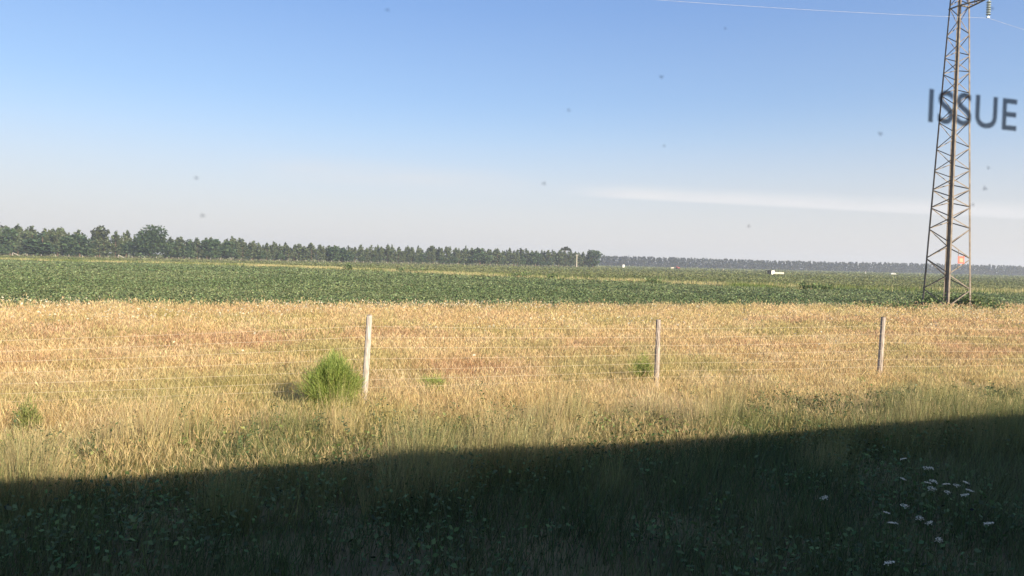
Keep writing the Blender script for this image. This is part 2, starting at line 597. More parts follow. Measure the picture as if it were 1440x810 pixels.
for k in range(620):                              # taller leafy weeds on the verge, added to make the shadow's edge uneven
    s_, t_ = rng.uniform(-16, 36), rng.normal(12.6, 1.0)
    x_, y_ = U.x * s_ + V.x * t_, U.y * s_ + V.y * t_
    if noise(np.array([s_]), np.array([t_]), 1.7, 13)[0] < 0.42 or not in_view(x_, y_):
        continue
    hh = rng.uniform(0.35, 0.95); m_ = int(60 * hh)
    f = rng.uniform(0.1, 1, m_); lx, ly = rng.normal(0, 0.25, 2) * hh
    vq, cq = leaves(x_ + lx * f + rng.normal(0, .05, m_), y_ + ly * f + rng.normal(0, .05, m_), hh * f, rng.uniform(.03, .085, m_) * (1.2 - .6 * f),
                    jitter(np.tile(rng.choice([(0.075, 0.12, 0.04), (0.14, 0.16, 0.06), (0.09, 0.12, 0.05)]), (m_, 1)), .2), .4)
    Vt.append(vq); Ct.append(cq)
vq, cq = np.concatenate(Vt), np.concatenate(Ct)
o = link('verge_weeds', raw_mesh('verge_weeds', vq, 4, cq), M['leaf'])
tag(o, 'low leafy weeds covering the shaded verge beside the track', 'weeds', kind='stuff')

# the leafy crop
VQ, CQ = [], []


def crop_band(d0, d1, dens, size, hgt):
    n = int(0.74 * (d1 * d1 - d0 * d0) * dens)
    y = np.sqrt(rng.uniform(d0 * d0, d1 * d1, n)); x = rng.uniform(-0.76, 0.76, n) * y
    t = V.x * x + V.y * y; s = U.x * x + U.y * y
    edge = CROP_T - 0.02 * np.clip(s, 0, 60) + 5.0 * (fbm(s, t, 2.6, 5) - 0.5)
    k = (t > edge) & (y < strip_depth(x))
    x, y, s, t = x[k], y[k], s[k], t[k]
    nn = fbm(x, y, 1.6, 2)
    z = hgt * (0.35 + 0.9 * nn) * rng.uniform(0.55, 1.05, len(x))
    mix = ss(0.35, 0.7, fbm(x, y, 14, 7))
    c = jitter(lerp(np.tile((0.150, 0.192, 0.080), (len(x), 1)), np.tile((0.192, 0.228, 0.100), (len(x), 1)), mix), 0.28)
    vq, cq = leaves(x, y, z, size * rng.uniform(0.6, 1.3, len(x)), c, 0.45)
    VQ.append(vq); CQ.append(cq)


crop_band(38, 75, 60, 0.165, 0.5)
crop_band(75, 120, 22, 0.24, 0.5)
crop_band(120, 235, 6.0, 0.4, 0.55)
o = link('crop_leaves', raw_mesh('crop_leaves', np.concatenate(VQ), 4, np.concatenate(CQ)), M['leaf'])
tag(o, 'dense dark green leafy crop filling the field beyond the meadow', 'crop', kind='stuff')

# paler, lower crop of the far field
VQ, CQ = [], []
n = 190000
y = 1.0 / rng.uniform(1 / 1110.0, 1 / 105.0, n); x = rng.uniform(-0.76, 0.76, n) * y
k = y > strip_depth(x) + 3
x, y = x[k], y[k]
nn = fbm(x, y * 0.5, 30, 3)
c = jitter(lerp(np.tile((0.15, 0.17, 0.06), (len(x), 1)), np.tile((0.20, 0.21, 0.085), (len(x), 1)), ss(0.35, 0.65, nn)), 0.2)
vq, cq = leaves(x, y, rng.uniform(0.1, 0.45, len(x)), y * 0.0022 * rng.uniform(0.7, 1.4, len(x)), c, 0.5)
o = link('far_crop_leaves', raw_mesh('far_crop_leaves', vq, 4, cq), M['leaf'])
tag(o, 'pale green low crop of the far field reaching the woods', 'crop', kind='stuff')

# dry weedy strip between the two crops
V3, C3 = [], []
n = 100000
x = rng.uniform(-200, 200, n)
y = strip_depth(x) + rng.normal(0, 1, n) * (2.0 + 7.0 * fbm(x, x * 0, 22, 2)) + 10 * (fbm(x, x * 0, 40, 6) - 0.5)
k = in_view(x, y) & (rng.random(n) < 0.25 + 0.75 * ss(0.42, 0.6, fbm(x, y, 14, 5)))
x, y = x[k], y[k]
c = jitter(lerp(np.tile((0.52, 0.45, 0.22), (len(x), 1)), np.tile((0.17, 0.22, 0.06), (len(x), 1)), ss(0.4, 0.62, fbm(x, y, 7, 9))), 0.2)
add3(blades(x, y, rng.uniform(0.4, 1.1, len(x)), y * 0.0013, rng.uniform(0.1, 0.5, len(x)), c))
o = link('field_strip_grass', raw_mesh('field_strip_grass', np.concatenate(V3), 3, np.concatenate(C3)), M['grass'])
tag(o, 'pale weedy grass strip dividing the dark crop from the paler field', 'grass', kind='stuff')

# small white meadow flowers near the crop edge
n = 26000
x, y, s, t = scatter(20, CROP_T + 0.5, -70, 95, n)
k = (rng.random(len(x)) < ss(0.44, 0.68, fbm(s, t, 5, 12)) * ss(24, 43, t)) | (rng.random(len(x)) < 0.012)
x, y, s, t = x[k], y[k], s[k], t[k]
c = jitter(np.tile((0.74, 0.68, 0.48), (len(x), 1)), 0.1)
vq, cq = leaves(x, y, rng.uniform(0.5, 0.85, len(x)), rng.uniform(0.07, 0.15, len(x)), c, 0.45)
o = link('meadow_flowers', raw_mesh('meadow_flowers', vq, 4, cq), M['grass'])
tag(o, 'tiny white flowers sprinkled through the dry meadow near the crop', 'flowers', kind='stuff')

# ------------------------------------------------------------------ trees
def trunk_mb(h, r, limbs, seed, bend=0.15):
    rd = random.Random(seed)
    b = MB()
    pts = [Vector((0, 0, -0.3))]
    for i in range(1, 6):
        pts.append(Vector((rd.uniform(-bend, bend), rd.uniform(-bend, bend), h * i / 5)))
    b.tube(pts, r, r * 0.25, seg=7)
    for z, ln, up in limbs:
        a = rd.uniform(0, 6.283)
        p = Vector((0, 0, z))
        e = p + Vector((math.cos(a) * ln, math.sin(a) * ln, up))
        b.tube([p, (p + e) / 2 + Vector((0, 0, up * 0.12)), e], r * 0.38, r * 0.1, seg=5)
    return b


def cards(P, size, col):
    return leaves(P[:, 0], P[:, 1], P[:, 2], size * 1.55, col, 0.25)


def pine_crown(h, rad, base, n, seed, c0=(0.068, 0.095, 0.046), c1=(0.145, 0.17, 0.075)):
    """whorls of boughs, narrowing upwards with an uneven outline"""
    r = np.random.default_rng(seed)
    P = []
    tiers = 13
    for i in range(tiers):
        f = i / (tiers - 1)
        z = base + (h - base) * f
        rr = rad * (1 - f ** [1.6, 2.4, 1.2, 3.0, 2.0, 1.4, 2.8][seed % 7]) ** 0.9 * r.uniform(0.75, 1.15) * (0.75 + 0.25 * min(1, f * 4)) + 0.12
        for b in range(r.integers(4, 7) if f < 0.9 else 2):
            a = r.uniform(0, 6.283); ln = rr * r.uniform(0.55, 1.1)
            m_ = max(3, int(n / (tiers * 5)))
            q = r.uniform(0.15, 1, m_) ** 0.7
            P.append(np.stack([np.cos(a) * ln * q + r.normal(0, .22, m_), np.sin(a) * ln * q + r.normal(0, .22, m_),
                               z + 0.35 * ln * q + r.normal(0, .28, m_)], 1))
    P = np.concatenate(P)
    k = np.clip((r.normal(0.45, 0.3, len(P))), 0, 1)
    return cards(P, r.uniform(0.45, 0.95, len(P)), jitter(lerp(np.tile(c0, (len(P), 1)), np.tile(c1, (len(P), 1)), k), 0.2))


def lobe_crown(lobes, n, seed, c0=(0.042, 0.075, 0.036), c1=(0.085, 0.128, 0.052), size=(0.5, 1.0)):
    """broadleaf crown: leaf clumps over overlapping lobes"""
    r = np.random.default_rng(seed)
    tot = sum(l[3] ** 2 for l in lobes)
    P, T = [], []
    for (x, y, z, rr) in lobes:
        m_ = int(n * rr * rr / tot)
        d = r.normal(0, 1, (m_, 3)); d /= np.linalg.norm(d, axis=1)[:, None]
        q = r.uniform(0.55, 1.06, m_)[:, None]
        P.append(np.array((x, y, z)) + d * q * rr * np.array((1, 1, 0.82)))
        T.append(np.full(m_, r.uniform(0, 1)))
    P = np.concatenate(P); T = np.concatenate(T)
    k = np.clip(T * 0.6 + r.normal(0.2, 0.25, len(P)), 0, 1)
    return cards(P, r.uniform(size[0], size[1], len(P)), jitter(lerp(np.tile(c0, (len(P), 1)), np.tile(c1, (len(P), 1)), k), 0.2))


def rand_lobes(h, w, base, k, seed):
    rd = random.Random(seed)
    L_ = []
    for i in range(k):
        f = rd.random()
        z = base + (h - base) * (0.12 + 0.72 * f)
        span = w / 2 * (1 - 0.55 * abs(f - 0.35) ** 1.2) * 0.72
        a = rd.uniform(0, 6.283); q = rd.uniform(0.2, 1.0)
        L_.append((math.cos(a) * span * q, math.sin(a) * span * q, z, rd.uniform(0.16, 0.27) * min(w, h)))
    return L_


def make_tree(name, label, cat, group, crown, h, r, limbs, seed):
    t = empty(name, (0, 0, 0), 0, label, cat, group)
    trunk_mb(h, r, limbs, seed).build('trunk', M['bark'], t)
    link('crown', raw_mesh('crown', crown[0], 4, crown[1]), M['needle'], t)
    return t


PINE_G = 'pines of the tree line behind the far field'
PINE_L = 'dark green pine crowded in the long tree line beyond the field'
LEAF_G = 'broadleaf trees of the tree line behind the far field'
LEAF_L = 'round dark broadleaf tree mixed among the pines of the long tree line'
pines, broads = [], []
for i in range(7):
    h = 13.0
    rad = [3.3, 3.8, 3.0, 3.6, 4.1, 3.2, 3.7][i]
    cr = pine_crown(h, rad, [2.4, 1.4, 3.4, 1.2, 3.4, 2.0, 0.8][i], 760, 40 + i)
    pines.append((cr, h, 0.17, [(h * .35, 1.6, .5), (h * .5, 1.5, .6), (h * .65, 1.2, .6)], 60 + i))
for i in range(4):
    h = 12.0
    cr = lobe_crown(rand_lobes(h, 10, 1.0, 11, 80 + i), 900, 90 + i)
    broads.append((cr, h * 0.75, 0.28, [(2.5, 2.6, 2.2), (3.2, 2.8, 2.5), (4.2, 2.2, 2.8)], 100 + i))

P0, P1 = Vector((-268, 388, 0)), Vector((66, 592, 0))       # the front of the tree line
LD = (P1 - P0).normalized()
LN = Vector((-LD.y, LD.x, 0))
LEN = (P1 - P0).length


def line_at(px):
    """distance along the tree line at which a pixel column meets it"""
    d = ray(px, 350.5 + 0.0237 * px)
    k = d.x / d.y
    return (k * P0.y - P0.x) / (LD.x - k * LD.y)


protos = {}


def place(kind, idx, loc, sc, wsc, label=None, group=None, name=None):
    key = (kind, idx)
    if key not in protos:
        cr, h, r, limbs, seed = (pines if kind == 'pine' else broads)[idx]
        protos[key] = make_tree('pine_tree' if kind == 'pine' else 'broadleaf_tree', PINE_L if kind == 'pine' else LEAF_L, 'tree',
                                PINE_G if kind == 'pine' else LEAF_G, cr, h, r, limbs, seed)
        t = protos[key]
        t.location = loc; t.rotation_euler = (0, 0, random.uniform(0, 6.283)); t.scale = (wsc, wsc, sc)
    else:
        t = dup(protos[key], loc, random.uniform(0, 6.283), (wsc, wsc, sc))
    t['label'] = label or (PINE_L if kind == 'pine' else LEAF_L)
    if group == '':
        if 'group' in t:
            del t['group']
    else:
        t['group'] = group or (PINE_G if kind == 'pine' else LEAF_G)
    return t


# broadleaf trees that stand out, by pixel column of their trunk: (px, height, width scale, forward offset, index, label)
special = [
    (60, 12.6, 1.75, 3, 0, 'wide low dark broadleaf tree near the start of the tree line before the tallest pine'),
    (112, 12.8, 1.35, 2, 1, 'bushy broadleaf tree standing directly before the tall crowned pine'),
    (259, 11.8, 1.10, 2, 2, 'dark broadleaf tree just past the big oak in the tree line'),
    (469, 9.9, 1.0, 2, 3, 'short dark broadleaf tree midway along the pine row'),
    (487, 9.5, .8, 2, 0, 'second short dark broadleaf tree midway along the pine row'),
    (672, 12.2, 1.35, 3, 1, 'round dark broadleaf tree standing out from the far pines'),
    (750, 10.8, 1.1, 3, 2, 'low dark broadleaf tree between far pines and the umbrella pine'),
    (830, 13.2, 1.36, 4, 3, 'round bushy dark tree closing the end of the tree line by the white pole'),
]
for px, hh, ws, fw, idx, lab in special:
    p = P0 + LD * line_at(px) - LN * fw
    place('broad', idx, p, hh * 1.1 / 12.0, ws * 1.2, lab, '')


def height_at(px):
    return (1.14 if px < 250 else 1.02 if px < 340 else 0.95) * float(np.interp(px, [-60, 0, 60, 100, 170, 240, 300, 340, 400, 480, 600, 700, 780, 840],
                           [13.6, 13.6, 13.0, 12.6, 12.8, 11.8, 12.3, 12.6, 11.4, 10.8, 12.4, 12.8, 12.0, 12.0]))


def column_of(p):
    return 720 + F * p.x / p.y


gap = [(183, 236)]
for row, (off, step) in enumerate(((0, 4.3), (5, 4.6), (11, 5.0), (17, 5.6))):
    d = -45 + row * 1.3
    while d < LEN - 2:
        p = P0 + LD * d + LN * (off + random.uniform(-1.4, 1.4))
        px = column_of(p)
        if not (row < 2 and any(a < px < b for a, b in gap)):
            hh = height_at(px) * random.triangular(0.66, 1.16, 1.0) * (0.99 if row == 0 else 1.0)
            if row < 2 and random.random() < (0.42 if px < 330 else 0.07):
                f_ = random.uniform(0.8, 1.0)
                place('broad', random.randrange(4), p, hh * f_ / 12.0, hh * random.uniform(0.8, 1.25) / 12.0)
            else:
                place('pine', random.randrange(7), p, hh / 13.0, random.uniform(0.8, 1.45) * hh / 13.0)
        d += step * random.uniform(0.7, 1.35)

for k in range(34):                                # young broadleaf trees along the wood's foot
    d = random.uniform(-20, LEN - 6)
    if 183 < column_of(P0 + LD * d) < 236:
        continue
    sc_ = random.uniform(0.3, 0.62)
    place('broad', random.randrange(4), P0 + LD * d - LN * random.uniform(0.5, 3.5), sc_, sc_ * random.uniform(0.7, 1.1),
          'low young broadleaf tree filling the foot of the long tree line', 'young broadleaf trees at the foot of the tree line')

# the tallest crowned pine, the big oak, the lone umbrella pine
p = P0 + LD * line_at(140) - LN * 1
lb = [(0, 0, 12.2, 2.6), (-1.8, 0.5, 13.2, 2.0), (2.2, -0.4, 13.0, 2.1), (0.4, 0, 14.8, 2.0), (-0.6, 0.3, 10.4, 2.0), (1.0, -.5, 10.6, 2.2)]
t = make_tree('pine_tree', 'tall round topped pine rising above its neighbours at the near end of the tree line', 'tree', None,
              lobe_crown(lb, 620, 5, (0.05, 0.062, 0.03), (0.09, 0.1, 0.045)), 14.5, 0.24, [(9, 2, 1.5), (11, 2, 1.2)], 3)
t.location = p
t.scale = (1.35, 1.35, 1.08)
p = P0 + LD * line_at(210) - LN * 5
lb = rand_lobes(19, 20, 0.5, 22, 17) + [(-4, 0, 4.0, 4.6), (4, -1, 4.2, 4.6), (0, -2, 9, 5.5), (-3, 0, 12, 4.2), (3.5, 0, 12.2, 4.2), (0, 0, 15.2, 3.6), (-7, 0, 6.5, 3.2), (7, 0, 7, 3.2)]
t = make_tree('oak_tree', 'biggest broad round oak in the tree line, dark green down to the ground', 'tree', None,
              lobe_crown(lb, 3600, 6, (0.035, 0.06, 0.026), (0.066, 0.1, 0.04)), 13, 0.5, [(3, 4, 3), (4, 4.5, 3), (6, 4, 4)], 4)
t.location = p
t.scale = (1.22, 1.22, 1.02)
p = P0 + LD * line_at(797) + LN * 2
lb = [(0, 0, 14.3, 1.7), (-2.4, 0, 13.9, 1.3), (2.4, 0.3, 13.8, 1.4), (0.8, 0, 15.0, 1.2), (3.6, 0, 13.4, 0.8)]
t = make_tree('umbrella_pine', 'lone umbrella shaped pine with a flat crown on a bare trunk near the white pole', 'tree', None,
              lobe_crown(lb, 330, 8, (0.05, 0.06, 0.03), (0.08, 0.09, 0.045)), 14, 0.2, [(12, 2.2, 1.4), (12.3, 2.0, 1.2), (12, 1.6, 1.8)], 5)
t.location = p

# the far-off forest, one mass
VQ, CQ, TQ = [], [], []
fr = np.random.default_rng(31)
for row in range(4):
    D0 = 1130 + row * 14
    xs = np.arange(-500, 1250, 5.2)
    for x0 in xs:
        x1 = x0 + fr.uniform(-2, 2); y1 = D0 + 0.05 * (x0 - 400) + fr.uniform(-5, 5)
        hh = (14.6 + 0.7 * math.sin(x0 * 0.011)) * fr.uniform(0.9, 1.06)
        n = 46
        f = fr.uniform(0, 1, n)
        rr = 3.4 * (1 - f) ** 0.6
        a = fr.uniform(0, 6.283, n)
        P = np.stack([x1 + np.cos(a) * rr, y1 + np.sin(a) * rr, hh * (0.03 + 0.97 * f)], 1)
        vq, cq = cards(P, fr.uniform(1.5, 2.6, n), jitter(np.tile((0.032, 0.038, 0.026), (n, 1)), 0.25))
        VQ.append(vq); CQ.append(cq)
        tq = np.array([[(x1 - .3, y1, -.1), (x1 + .3, y1, -.1), (x1 + .2, y1, hh * .5), (x1 - .2, y1, hh * .5)],
                       [(x1, y1 - .3, -.1), (x1, y1 + .3, -.1), (x1, y1 + .2, hh * .5), (x1, y1 - .2, hh * .5)]])
        VQ.append(tq); CQ.append(np.tile((0.12, 0.08, 0.06), (2, 1)))
o = link('forest', raw_mesh('forest', np.concatenate(VQ), 4, np.concatenate(CQ)), M['needle'])
tag(o, 'long even pine forest, bluish with distance, along the horizon', 'forest', kind='stuff')

# ------------------------------------------------------------------ far field fence, pole and small far things
ff = empty('field_fence', P0 - LN * 14, 0, 'long post fence standing along the foot of the tree line', 'fence')


def ff_local(d):
    return LD * d


cols = [18, 38, 58, 78, 97, 116, 134, 152, 186, 203, 220, 235, 251, 266, 281, 296, 310, 325, 339, 353, 367, 380, 393, 405, 418, 430, 442, 455]
while cols[-1] < 812:
    cols.append(cols[-1] + 11.5 - 4.0 * (cols[-1] - 455) / 360)
cols = [-22, -2] + cols
F0 = P0 - LN * 14
base_post = None


def fline(px):
    d = ray(px, 350.5 + 0.0237 * px)
    k = d.x / d.y
    return (k * F0.y - F0.x) / (LD.x - k * LD.y)


for i, px in enumerate(cols):
    d = fline(px)
    if base_post is None:
        base_post = MB().box((0, 0, 0.6), (0.2, 0.2, 1.4), bevel=0.02).build('post', M['post_pale'], ff)
        o = base_post
    else:
        o = base_post.copy(); COL.objects.link(o); o.parent = ff
    o.location = LD * d
    o.scale = (1, 1, random.uniform(0.85, 1.1))
for px in (22, 170):
    d = fline(px)
    MB().bar(LD * (d - 1.2) + Vector((0, 0, 1.9)), LD * (d + 2.0) + Vector((0, 0, 0.1)), 0.2).build('brace', M['post_pale'], ff)
    MB().box(LD * (d - 1.3) + Vector((0, 0, 0.85)), (0.24, 0.24, 1.9)).build('strainer_post', M['post_pale'], ff)
for z in (0.5, 1.0):
    MB().tube([LD * fline(-40) + Vector((0, 0, z)), LD * fline(812) + Vector((0, 0, z))], 0.012, seg=4).build('wire', M['wire'], ff)

up = at_depth(811, 574)
pl = empty('utility_pole', up, 0, 'pale utility pole with a short crossarm at the end of the tree line', 'pole')
MB().tube([(0, 0, -0.2), (0, 0, 9.6)], 0.30, 0.22, seg=8).build('pole_shaft', M['cream'], pl)
b = MB().box((0.2, 0, 9.3), (2.0, 0.2, 0.2))
b.build('crossarm', M['post_grey'], pl)
b = MB()
for dx in (-0.6, 0.1, 1.0):
    b.disc((dx, 0, 9.62), 0.16, 0.45, 8)
b.build('insulator', M['white'], pl)

# farm shed with lean-to and long pale tank
sp = at_depth(1090, 352)
sh = empty('farm_shed', sp, R(6), 'small white farm shed with dark lean-to roof and long low pale tank', 'shed')
MB().box((-1.55, 0, 1.05), (1.5, 2.6, 2.1)).build('block_wall', M['white'], sh)
MB().box((-1.55, 0, 2.17), (1.9, 3.0, 0.12)).build('shed_roof', M['dark'], sh)
MB().box((-3.3, 0, 2.05), (2.0, 2.8, 0.16), Euler((0, R(-4), 0)).to_matrix()).build('lean_to_roof', M['dark'], sh)
b = MB()
for yy in (-1.2, 1.2):
    b.box((-4.1, yy, 0.98), (0.14, 0.14, 1.96))
b.build('lean_to_post', M['dark'], sh)
MB().box((-2.75, 0.2, 0.95), (0.85, 2.2, 1.9)).build('dark_block', M['dark'], sh)  # dark block filling the space beneath the lean-to roof
b = MB()
b.tube([(-0.7, 0, 0.75), (4.3, 0, 0.75)], 0.55, 0.5, seg=14)
b.build('tank', M['cream'], sh)
b = MB()
for xx in (0.2, 2.0, 3.8):
    b.box((xx, 0, 0.15), (0.25, 1.0, 0.5))
b.build('tank_saddle', M['post_grey'], sh)


def vehicle(name, label, cat, px, D, body, lng, h, rz=0.0, boxy=False):
    v = empty(name, at_depth(px, D), rz, label, cat)
    b = MB()
    b.box((0, 0, 0.35 + (h - .35) * (0.5 if boxy else 0.27)), (lng, 1.75, (h - .35) * (1.0 if boxy else 0.54)), bevel=0.12)
    b.build('body', body, v)
    if not boxy:
        MB().box((-0.1 * lng, 0, 0.35 + (h - .35) * 0.77), (lng * 0.52, 1.5, (h - .35) * 0.45), bevel=0.15).build('cabin', body, v)
        MB().box((-0.1 * lng, 0, 0.35 + (h - .35) * 0.78), (lng * 0.42, 1.56, (h - .35) * 0.26)).build('window', M['window_dark'], v)
    else:
        MB().box((lng * 0.36, 0, h * 0.72), (lng * 0.2, 1.82, h * 0.25)).build('window', M['window_dark'], v)
    for sx in (-0.32, 0.32):
        for sy in (-0.8, 0.8):
            w = MB(); w.tube([(lng * sx, sy - 0.1, 0.34), (lng * sx, sy + 0.1, 0.34)], 0.34, seg=12)
            w.build('wheel', M['tyre'], v)
    return v


vehicle('parked_car', 'low white car far across the field before the distant forest', 'car', 1256, 560, M['white'], 4.4, 1.55, R(10))
vehicle('parked_van', 'white van beyond the field just past the end of the tree line', 'van', 877, 620, M['white'], 3.2, 2.9, R(80), True)
tr_ = empty('tractor', at_depth(953, 640), R(5), 'red tractor far across the field near the distant forest', 'tractor')
MB().box((0.9, 0, 1.25), (2.0, 0.9, 0.8), bevel=0.1).build('bonnet', M['red'], tr_)
MB().box((-0.7, 0, 1.95), (1.4, 1.4, 1.5), bevel=0.1).build('cab', M['red'], tr_)
MB().box((-0.7, 0, 2.15), (1.2, 1.46, 0.7)).build('window', M['window_dark'], tr_)
for (xx, rr) in ((-0.8, 0.85), (1.4, 0.55)):
    for yy in (-0.85, 0.85):
        w = MB(); w.tube([(xx, yy - .2, rr), (xx, yy + .2, rr)], rr, seg=14); w.build('wheel', M['tyre'], tr_)
tl_ = empty('farm_trailer', at_depth(946, 642), R(5), 'pale flat farm trailer standing behind the red tractor', 'trailer')
MB().box((0, 0, 1.05), (3.6, 2.0, 0.9), bevel=0.05).build('trailer_bed', M['cream'], tl_)
for xx in (-0.7, 0.7):
    for yy in (-0.9, 0.9):
        w = MB(); w.tube([(xx, yy - .12, .4), (xx, yy + .12, .4)], .4, seg=12); w.build('wheel', M['tyre'], tl_)
mp_ = empty('marker_post', at_depth(1217.5, 520), 0, 'thin white marker post standing alone in the far field', 'post')
MB().tube([(0, 0, -.1), (0, 0, 2.3)], 0.14, 0.12, seg=8).build('shaft', M['white'], mp_)
MB().disc((0, 0, 2.38), 0.17, 0.16, 8).build('cap', M['red'], mp_)
mp_ = empty('marker_post', at_depth(1017, 560), 0, 'short pale marker post in the far field near the red tractor', 'post')
MB().tube([(0, 0, -.1), (0, 0, 1.7)], 0.16, 0.14, seg=8).build('shaft', M['cream'], mp_)
MB().disc((0, 0, 1.78), 0.2, 0.16, 8).build('cap', M['white'], mp_)

# ------------------------------------------------------------------ railway fence
posts = [(514.5, 16.9, 2.10, 0.05), (927.5, 19.8, 1.93, 0.008), (1242, 21.5, 2.04, 0.03)]   # pixel column at foot, depth, height, lean
pp = [at_depth(px - 0.0, D) for px, D, _, _ in posts]
rf = empty('railway_fence', pp[0], 0, 'wire fence with wooden posts running between the verge and the dry meadow', 'fence')
step = (pp[2] - pp[0]) / 2
allp = [(pp[0] - step * k, 1.8, random.uniform(-.02, .04), 'post_grey') for k in (3, 2, 1)]
allp = allp + [(pp[i], posts[i][2], posts[i][3], 'post_pale' if i == 0 else 'post_grey') for i in range(3)]
allp = allp + [(pp[2] + step * k, 1.8, random.uniform(-.02, .03), 'post_grey') for k in (1, 2)]
plabels = {3: 'pale bleached post leaning beside the green shrub', 4: 'short grey post with green growth at its foot', 5: 'tall grey post standing before the pylon'}
for i, (p, h, ln, mt) in enumerate(allp):
    b = MB()
    b.tube([(0, 0, -0.2), (ln * h * .5 + .008, 0, h * .5), (ln * h, 0, h - 0.02), (ln * h, 0, h)], 0.075, 0.062, seg=9)
    o = b.build('post', M[mt], rf)
    o.location = p - pp[0]
    if i in plabels:
        o['label'] = plabels[i]
WZ = [1.80, 1.56, 1.32, 1.07, 0.82, 0.6, 0.42, 0.25, 0.1]
for z in WZ:
    pts = []
    for i in range(len(allp) - 1):
        a, b_ = allp[i][0] - pp[0], allp[i + 1][0] - pp[0]
        za, zb = z * allp[i][1] / 2.05, z * allp[i + 1][1] / 2.05
        for k in range(6):
            f = k / 6
            pts.append(a.lerp(b_, f) + Vector((0, 0, za + (zb - za) * f - 0.07 * f * (1 - f))) - V * 0.085)
    pts.append(allp[-1][0] - pp[0] + Vector((0, 0, z * allp[-1][1] / 2.05)) - V * 0.085)
    MB().tube(pts, 0.0024, seg=4).build('wire', M['wire'], rf)

# ------------------------------------------------------------------ pylon
PC = at_depth(1332.5, 65.0)
py = empty('lattice_pylon', PC, 0, 'tall rusty steel lattice pylon with one crossarm over the edge of the crop', 'pylon')
vd = Vector((PC.x, PC.y, 0)).normalized()                 # away from the camera
vr = Vector((vd.y, -vd.x, 0))
rot_off = R(4)
fx = Matrix.Rotation(rot_off, 3, 'Z')
corner = {'front': fx @ (-vd), 'right': fx @ vr, 'back': fx @ vd, 'left': fx @ (-vr)}
YS = [407, 364, 322, 292, 267, 240, 209, 171, 133, 103, 80, 50, 8]
ZS = [EYE.z + 65.0 * ray(1332, y).z / ray(1332, y).y for y in YS]
TOPZ = 33.5


def hd(z):
    """half diagonal of the tower at height z"""
    return float(np.interp(z, [0, 1.8, 26.6, TOPZ], [1.92, 1.82, 0.78, 0.42]))


def cp(nm, z):
    return corner[nm] * hd(z) + Vector((0, 0, z))


names = ['front', 'right', 'back', 'left']
for i, nm in enumerate(names):
    nxt, prv = corner[names[(i + 1) % 4]], corner[names[(i - 1) % 4]]
    e1 = (nxt - corner[nm]).normalized(); e2 = (prv - corner[nm]).normalized()
    b = MB()
    fl = 0.18
    zz = [-0.3] + list(np.linspace(4, 28, 5)) + [TOPZ]
    for e in (e1, e2):
        other = e2 if e is e1 else e1
        for k in range(len(zz) - 1):
            za, zb = zz[k], zz[k + 1]
            w = fl * (1 - 0.3 * k / 6)
            off = 0.011 if e is e2 else 0.0
            q = []
            for z in (za, zb):
                p = corner[nm] * hd(max(z, 0)) + Vector((0, 0, z))
                q.append((p + e * off, p + e * w))
            th = other * 0.018
            vs = [b.bm.verts.new(c) for c in (q[0][0], q[0][1], q[1][1], q[1][0], q[0][0] + th, q[0][1] + th, q[1][1] + th, q[1][0] + th)]
            for f in ((0, 1, 2, 3), (4, 5, 6, 7), (0, 1, 5, 4), (1, 2, 6, 5), (2, 3, 7, 6), (3, 0, 4, 7)):
                b.bm.faces.new([vs[j] for j in f])
    b.build('leg', M['steel'], py)
top_nodes = ZS + [28.4, 30.1, 31.9, 33.3]
for i, (a, c) in enumerate((('left', 'front'), ('right', 'front'), ('left', 'back'), ('right', 'back'))):
    b = MB()
    outward = (corner[a] + corner[c]).normalized()
    shift = 0.0 if c == 'front' else -0.22        # back faces are braced a little out of step
    def inset(p):
        return p - outward * 0.03
    for k in range(len(top_nodes)):
        z0 = top_nodes[k]
        zm = (z0 + top_nodes[k + 1]) / 2 + shift if k + 1 < len(top_nodes) else None
        zb = (z0 + top_nodes[k - 1]) / 2 + shift if k else z0 - 1.5
        w = 0.095 if z0 < 12 else 0.075
        b.bar(inset(cp(a, z0)), inset(cp(c, max(zb, 0.1)) + Vector((0, 0, 0.04))), w, 0.012, up=outward)
        if zm:
            b.bar(inset(cp(a, z0 + 0.05)) - outward * 0.016, inset(cp(c, zm)) - outward * 0.016, w, 0.012, up=outward)
    b.build('bracing', M['steel'], py)
ARM = 2.75
az = 26.25
na = -V                                               # the arm reaches towards the track
tipp = na * ARM + Vector((0, 0, az + 0.02))
b = MB()
for nm in ('front', 'right'):
    b.bar(cp(nm, az), tipp, 0.10, 0.10)
    b.bar(cp(nm, az + 1.75), tipp + Vector((0, 0, 0.12)), 0.08, 0.08)
for f in (0.25, 0.5, 0.75):
    pa, pb = cp('front', az).lerp(tipp, f), cp('right', az).lerp(tipp, f)
    b.bar(pa, pb, 0.06, 0.06)
    b.bar(pa, cp('front', az + 1.75).lerp(tipp, f), 0.06, 0.06)
    b.bar(pb, cp('right', az + 1.75).lerp(tipp, f), 0.06, 0.06)
b.bar(cp('left', az), cp('front', az + 0.02), 0.1, 0.1)
b.bar(cp('front', az - .01), cp('right', az - .01), 0.1, 0.1)
b.build('crossarm', M['steel'], py)
b = MB()
tip2 = -na * ARM + Vector((0, 0, 31.4))
for nm in ('back', 'left'):
    b.bar(cp(nm, 31.4), tip2, 0.10, 0.10)
    b.bar(cp(nm, 32.9), tip2 + Vector((0, 0, 0.12)), 0.08, 0.08)
b.build('crossarm', M['steel'], py)
b = MB()
b.tube([tipp, tipp - Vector((0, 0, 1.62))], 0.03, seg=6)
for k in range(6):
    b.disc(tipp - Vector((0, 0, 0.35 + 0.2 * k)), 0.19, 0.1, 12)
b.box(tipp - Vector((0, 0, 1.62)), (0.22, 0.12, 0.1))
b.build('insulator', M['glass_insulator'], py)
